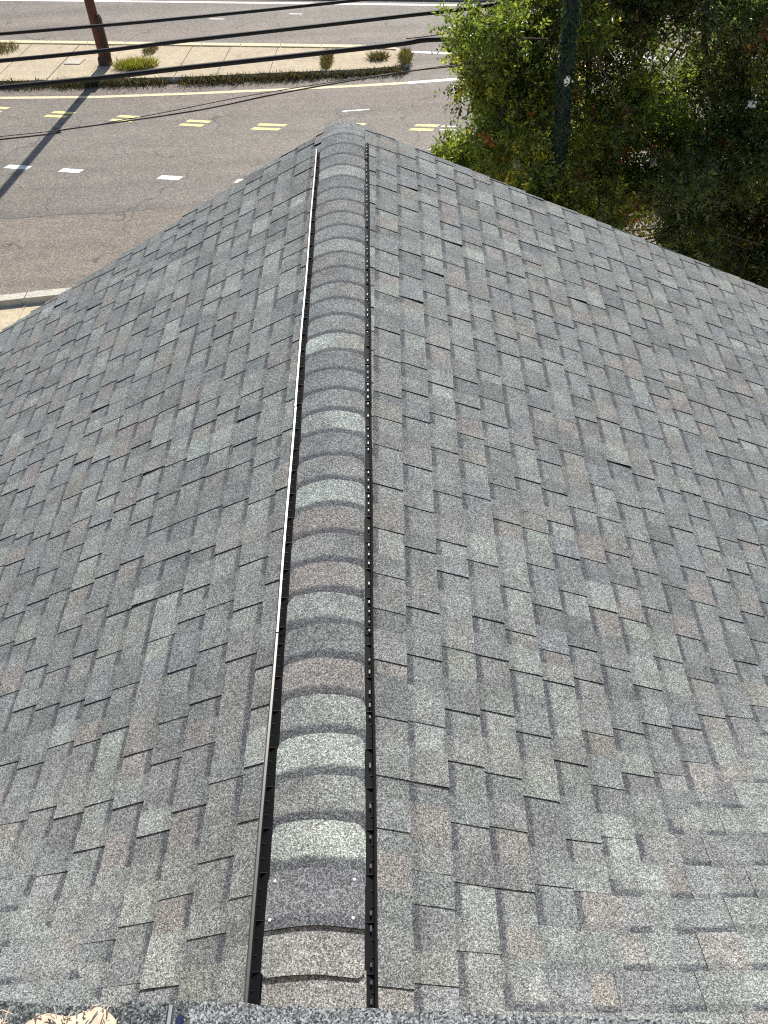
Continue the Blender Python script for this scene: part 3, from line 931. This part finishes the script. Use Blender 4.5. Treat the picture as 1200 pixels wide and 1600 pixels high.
ivy_pole = empty('utility_pole', (1.72, 10.55, 0.03))
tag(ivy_pole, 'utility pole wrapped in dark ivy rising out of the tree crown', 'pole')
mb = MB()
mb.tube([(1.70, 10.55, 0.0), (1.73, 10.55, 4), (1.785, 10.55, 9.2)], [0.075, 0.066, 0.055], 12)
mb.build('shaft', M_BARK, ivy_pole, smooth=True)
n = 11000
zz = nr.uniform(0.3, 8.6, n); an = nr.uniform(0, 2 * math.pi, n)
rad_ = 0.052 + nr.gamma(2.0, 0.008, n)
pos = np.stack([1.70 + 0.0095 * zz + np.cos(an) * rad_, 10.55 + np.sin(an) * rad_, zz], 1)
dirs = unit(np.stack([np.cos(an) * 0.5, np.sin(an) * 0.5, -np.ones(n)], 1) + nr.normal(0, 0.35, (n, 3)))
nm = unit(np.stack([np.cos(an), np.sin(an), 0.3 + 0 * an], 1) + nr.normal(0, 0.4, (n, 3)))
tc = np.array([0.024, 0.052, 0.030]) * nr.uniform(0.6, 1.6, (n, 1)) * nr.uniform(0.85, 1.15, (n, 3))
leaf_mesh('ivy', pos, dirs, nm, nr.uniform(0.03, 0.06, n), nr.uniform(0.022, 0.042, n), tc, M_LEAF, ivy_pole)

# ------------------------------------------------------------------ trees
def tree(base, trunks, clumps, n_leaf, tones, weights, label, seed, group=None):
    rr = random.Random(seed); q = np.random.default_rng(seed)
    root = empty('tree', base)
    tag(root, label, 'tree', group)
    mb = MB()
    tips = []
    B = Vector(base)
    for (lean, h, r0) in trunks:
        lean = Vector(lean)
        pts = [B + Vector((rr.uniform(-.12, .12), rr.uniform(-.12, .12), -0.05))]
        for i in range(1, 6):
            f = i / 5
            pts.append(B + lean * f * f + Vector((rr.uniform(-.1, .1), rr.uniform(-.1, .1), h * f)))
        mb.tube(smooth_path(pts, 3), [r0 * (1 - 0.6 * i / 15) for i in range(16)], 8, False)
        tips.append(pts)
    # limbs reach out to every clump
    for (cx, cy, cz, rx, ry, rz, dens) in clumps:
        c = Vector((cx, cy, cz))
        best = min((p for t_ in tips for p in t_[2:]), key=lambda p: (p - c).length + (0.8 * max(0, p.z - c.z)))
        mid = best.lerp(c, 0.5) + Vector((rr.uniform(-.15, .15), rr.uniform(-.15, .15), 0.12))
        mb.tube(smooth_path([best, mid, c], 4), [0.042 - 0.026 * i / 8 for i in range(9)], 6, False)
        for _ in range(7):
            e = c + Vector((rr.gauss(0, .6) * rx, rr.gauss(0, .6) * ry, rr.gauss(0, .55) * rz))
            mb.tube([c.lerp(mid, rr.uniform(0, .7)), c.lerp(e, .5) + Vector((0, 0, .05)), e], [0.014, 0.010, 0.005], 5, False)
    mb.build('trunk', M_BARK, root, smooth=True)
    # leafy sprays
    sub = []
    for c in clumps:
        if c[6] > 3: sub.append(c); continue
        c = (c[0], 12.0 + (c[1] - 12.0) * 0.85, c[2], c[3], c[4] * 0.8, c[5], c[6])
        for _ in range(max(2, int(9 * (c[3] * c[4] * c[5]) ** 0.6))):
            v = Vector((rr.gauss(0, 1), rr.gauss(0, 1), rr.gauss(0, 1))).normalized() * rr.uniform(0.35, 0.95)
            s_ = rr.uniform(0.24, 0.42)
            sub.append((c[0] + v.x * c[3], c[1] + v.y * c[4], c[2] + v.z * c[5], s_ * 1.15, s_, s_ * 0.75, c[6]))
    clumps = sub
    w = np.array([c[3] * c[4] * c[5] ** 0.7 * c[6] for c in clumps]); w /= w.sum()
    per = 11
    ns = n_leaf // per
    ci = q.choice(len(clumps), ns, p=w)
    C = np.array(clumps)[ci]
    d = unit(q.normal(0, 1, (ns, 3)))
    rad = q.uniform(0, 1, ns) ** 0.40
    rad *= 1 + 0.22 * np.sin(d[:, 0] * 5 + ci) * np.cos(d[:, 2] * 6 + ci * 1.7)
    sp = C[:, :3] + d * C[:, 3:6] * rad[:, None]
    keep = np.sin(sp[:, 0] * 4.1 + 1.3) * np.sin(sp[:, 1] * 3.7 + .4) * np.sin(sp[:, 2] * 4.6 + seed) > -0.30
    sp, d, ci, rad = sp[keep], d[keep], ci[keep], rad[keep]
    ns = len(sp)
    sdir = unit(d * 0.9 + q.normal(0, 0.6, (ns, 3)) + np.array([0, 0, 0.25]))
    slen = q.uniform(0.14, 0.34, ns)
    side = unit(np.cross(sdir, q.normal(0, 1, (ns, 3))))
    f = np.tile(np.linspace(0.1, 1, per), (ns, 1)) + q.normal(0, 0.03, (ns, per))
    alt = np.where(np.arange(per) % 2 == 0, 1.0, -1.0)[None, :, None]
    pos = (sp[:, None, :] + sdir[:, None, :] * (f * slen[:, None])[:, :, None]).reshape(-1, 3)
    ld = unit(sdir[:, None, :] * 0.65 + side[:, None, :] * alt + q.normal(0, 0.25, (ns, per, 3))).reshape(-1, 3)
    ln = unit(np.cross(np.repeat(sdir, per, 0), np.repeat(side, per, 0)) + q.normal(0, 0.45, (ns * per, 3)))
    up = np.where(ln[:, 2:3] < 0, -1.0, 1.0)
    ln = ln * up
    n = len(pos)
    tone = np.array(tones)
    # neighbouring sprays share a tone
    fld = np.sin(sp[:, 0] * 2.3 + seed) + np.sin(sp[:, 1] * 2.9 + 1.1 * seed) + np.sin(sp[:, 2] * 3.1 + 2) + q.normal(0, 0.9, ns)
    order = np.argsort(np.argsort(fld)) / ns
    cum = np.cumsum(np.array(weights) / sum(weights))
    ti = np.searchsorted(cum, order * 0.9999)
    tint = np.repeat(tone[ti], per, 0) * q.uniform(0.35, 1.75, (n, 1)) * q.uniform(0.9, 1.1, (n, 3))
    red = np.repeat(q.uniform(0, 1, ns) < 0.009, per)
    tint[red] = np.array([0.26, 0.060, 0.035]) * q.uniform(0.5, 1.4, (red.sum(), 1))
    leaf_mesh('crown', pos, ld, ln, q.uniform(0.045, 0.088, n), q.uniform(0.020, 0.038, n), tint, M_LEAF, root)
    return root

rr = random.Random(21)
cl_a = [(1.12, 11.15, 6.45, .36, .4, .32, 1.6), (1.25, 11.2, 5.9, .4, .4, .4, 1.3), (1.15, 11.6, 5.2, .50, .8, .70, 1.0), (1.42, 12.2, 6.1, .50, .8, .6, .9), (1.85, 11.6, 6.6, .65, .9, .8, .9), (1.25, 12.0, 4.5, .65, .9, .7, 1.0), (1.9, 11.5, 5.4, .9, .9, .9, 1.0),
        (2.1, 12.6, 6.6, .9, .9, .9, .8), (2.3, 11.8, 4.4, .9, .9, .8, 1.0), (1.6, 12.3, 3.6, .9, 1.0, .7, .9), (2.9, 11.9, 5.6, .9, .9, .9, 1.0), (2.9, 12.5, 6.9, .9, .9, .9, .8),
        (2.5, 13.0, 3.2, .9, .9, .7, .7), (3.2, 12.2, 4.3, .9, .9, .8, .9), (1.9, 13.2, 5.0, .8, .9, .9, .8), (0.98, 11.9, 5.85, .26, .4, .22, .8), (1.72, 10.22, 4.45, .50, .22, .65, 4.5), (1.5, 10.3, 4.95, .30, .2, .3, 3.5), (2.4, 10.6, 4.6, .5, .5, .6, 1.0), (0.80, 11.7, 4.75, .26, .4, .35, .9)]
cl_b = [(3.25, 11.0, 3.95, .6, .5, .5, 1.3), (3.9, 11.1, 3.45, .7, .5, .5, 1.3), (4.4, 10.9, 3.0, .7, .5, .5, 1.3), (3.9, 12.3, 6.6, 1.0, 1.0, .9, .8), (4.6, 12.0, 5.4, 1.0, 1.0, .9, 1.0), (4.0, 12.4, 4.4, 1.0, .9, .8, .9), (5.2, 12.6, 6.6, 1.1, 1.0, .9, .8), (5.6, 12.2, 4.8, 1.1, 1.0, .9, 1.0),
        (4.9, 12.6, 3.6, 1.1, 1.0, .8, .9), (6.3, 12.6, 5.8, 1.1, 1.0, 1.0, .9), (6.4, 12.4, 4.0, 1.1, 1.0, .9, .9), (5.6, 12.3, 2.6, 1.1, 1.0, .7, .9), (4.0, 12.6, 2.7, .7, .8, .5, .7), (7.2, 12.8, 5.0, 1.0, 1.0, 1.2, .8), (4.7, 11.3, 3.3, .8, .7, .6, 1.0), (5.5, 11.2, 2.7, .8, .7, .7, 1.0), (3.6, 11.2, 4.0, .7, .6, .6, 1.0), (3.9, 13.6, 5.4, 1.0, .8, 1.0, .8), (5.5, 13.7, 5.4, 1.0, .8, 1.0, .8), (4.6, 11.4, 6.9, .9, .8, .6, .8), (3.4, 12.0, 6.5, .8, .8, .8, 1.0), (3.3, 13.0, 5.2, .9, .8, 1.0, .9), (4.3, 11.6, 4.6, .9, .7, .8, 1.0), (5.2, 11.5, 5.3, .9, .7, .8, 1.0), (5.4, 11.6, 3.7, .9, .7, .7, 1.0), (3.4, 11.0, 4.6, .6, .5, .6, 1.0), (5.8, 11.4, 6.6, .9, .8, .7, .8), (6.9, 12.5, 2.6, 1.0, 1.0, .7, .8)]
tree((2.6, 12.9, 0.03), [((-1.5, -.9, 0), 5.6, .085), ((-.4, -.9, 0), 6.2, .09), ((.6, -.4, 0), 6.4, .085), ((-.9, .2, 0), 5.2, .07)], cl_a, 170000,
     [(0.100, 0.145, 0.040), (0.21, 0.235, 0.045), (0.060, 0.092, 0.038), (0.17, 0.135, 0.045)], [38, 24, 26, 12],
     'yellow-green leafy tree overhanging the end of the cables, with some reddish sprays', 3)
tree((4.9, 13.0, 0.03), [((-1.0, -.5, 0), 5.8, .10), ((.2, -.7, 0), 6.3, .11), ((1.2, -.4, 0), 6.0, .10), ((1.9, -.5, 0), 5.0, .085), ((-.4, .3, 0), 6.0, .08)], cl_b, 235000,
     [(0.072, 0.105, 0.048), (0.125, 0.160, 0.050), (0.050, 0.074, 0.042), (0.125, 0.108, 0.050)], [34, 22, 30, 14],
     'darker green multi-stemmed tree beside the right roof slope', 9)
rrf = random.Random(4)
BLOOMS = [((1.76, 10.42, 6.32), 'white blossom cluster hanging against the ivy-covered utility pole')] + [((x, y_, z), 'small white blossom cluster among the tree leaves') for x, y_, z in ((3.05, 11.2, 4.95), (2.0, 10.9, 4.35), (1.3, 10.9, 5.15), (4.1, 11.2, 5.6))]
for (x, y_, z), lab in BLOOMS:
    mb = MB()
    for _ in range(26):
        c = Vector((x, y_, z)) + Vector((rrf.gauss(0, .022), rrf.gauss(0, .022), rrf.gauss(0, .028)))
        a = Vector((rrf.gauss(0, 1), rrf.gauss(0, 1), rrf.gauss(0, 1))).normalized() * 0.018
        b = a.cross(Vector((rrf.gauss(0, 1), rrf.gauss(0, 1), rrf.gauss(0, 1)))).normalized() * 0.018
        mb.add([c - a, c + b, c + a, c - b], [(0, 1, 2, 3)])
    tag(mb.build('blossom', M_NAIL), lab, 'flower', 'white blossoms in the tree crowns')

# ------------------------------------------------------------------ weeds and grass on the median
def blades(name, pts, hmin, hmax, tones, spread=0.45, width=0.012, seed=1, label=None, cat=None, kind=None, group=None):
    q = np.random.default_rng(seed)
    pts = np.array(pts); n = len(pts)
    d = unit(np.stack([q.normal(0, spread, n), q.normal(0, spread, n), np.ones(n)], 1))
    nm = unit(np.cross(d, q.normal(0, 1, (n, 3))))
    t_ = np.array(tones)[q.integers(0, len(tones), n)] * q.uniform(0.6, 1.4, (n, 1))
    o = leaf_mesh(name, pts, d, nm, q.uniform(hmin, hmax, n), np.full(n, width) * q.uniform(.7, 1.5, n), t_, M_GRASS)
    return tag(o, label, cat, group, kind)
q = np.random.default_rng(3)
DRY = [(0.11, 0.090, 0.055), (0.06, 0.062, 0.035), (0.05, 0.046, 0.030), (0.16, 0.13, 0.08), (0.075, 0.085, 0.035)]
GREEN = [(0.20, 0.23, 0.045), (0.15, 0.19, 0.04), (0.24, 0.22, 0.06)]
DARKW = [(0.075, 0.066, 0.042), (0.045, 0.046, 0.028), (0.035, 0.033, 0.024), (0.12, 0.10, 0.062), (0.055, 0.062, 0.028)]
pts = []
for x in np.concatenate([q.uniform(-14, 0.0, 17000)]):
    dens = 0.45 + 0.40 * math.sin(x * 2.1) * math.sin(x * 0.9 + 1) + 0.35 * math.sin(x * 5.3) * math.sin(x * 3.1)
    if q.uniform() > dens + 0.25: continue
    yy = interp(near_edge, x)
    pts.append((x, yy - abs(q.normal(0, 0.17)) + 0.03, 0.0 if q.uniform() < 0.8 else 0.10))
blades('grass', pts, 0.04, 0.21, DARKW, 0.9, 0.018, 5, 'dry dark weeds growing along the near edge of the median', 'grass', 'stuff')
def tuft(name, cx, cy, rx, ry, n, h, tones, label, seed, z=0.145, group=None):
    q = np.random.default_rng(seed)
    a = q.uniform(0, 6.28, n); r = q.uniform(0, 1, n) ** 0.6
    P = np.stack([cx + np.cos(a) * r * rx, cy + np.sin(a) * r * ry, np.full(n, z)], 1)
    o = blades(name, P, h * 0.35, h, tones, 0.75, 0.014, seed, label, 'weed', None, group)
    return o
tuft('grass_tuft', -8.02, 28.78, 0.62, 0.30, 1800, 0.34, GREEN, 'bright yellow-green grass tuft at the foot of the red-brown pole', 31)
tuft('weed_patch', -7.82, 30.0, 0.22, 0.42, 500, 0.16, DRY, 'narrow weed patch in the slab joint between the grass tuft and the far kerb', 32)
tuft('weed_patch', -12.7, 30.9, 0.5, 0.5, 700, 0.2, DRY, 'weed patch behind the pole on the wide part of the median', 33)
tuft('weed_patch', -2.28, 28.3, 0.17, 0.70, 1100, 0.20, DRY, 'long weed strip filling the slab joint near the rounded median end', 34)
tuft('weed_tuft', -0.80, 28.22, 0.28, 0.20, 600, 0.26, DRY, 'round weed tuft alone on the last slab of the median', 35)
tuft('weed_patch', 0.02, 28.10, 0.16, 0.55, 900, 0.28, DRY + GREEN[:1], 'weeds curling round the rounded tip of the median', 36)

# utility cover in the median
mb = MB()
mb.prism([(-10.36, 29.34), (-9.86, 29.24), (-9.76, 29.66), (-10.26, 29.80)], 0.12, 0.162)
cov = mb.build('utility_cover', M_SLAB)
tag(cov, 'small rectangular concrete utility cover let into the median near the pole', 'cover')
mb = MB()
ring = [(-10.33, 29.37), (-9.88, 29.275), (-9.79, 29.64), (-10.24, 29.765)]
mb.prism(ring, 0.155, 0.1655)
mb.build('lid', M_KERB, cov)
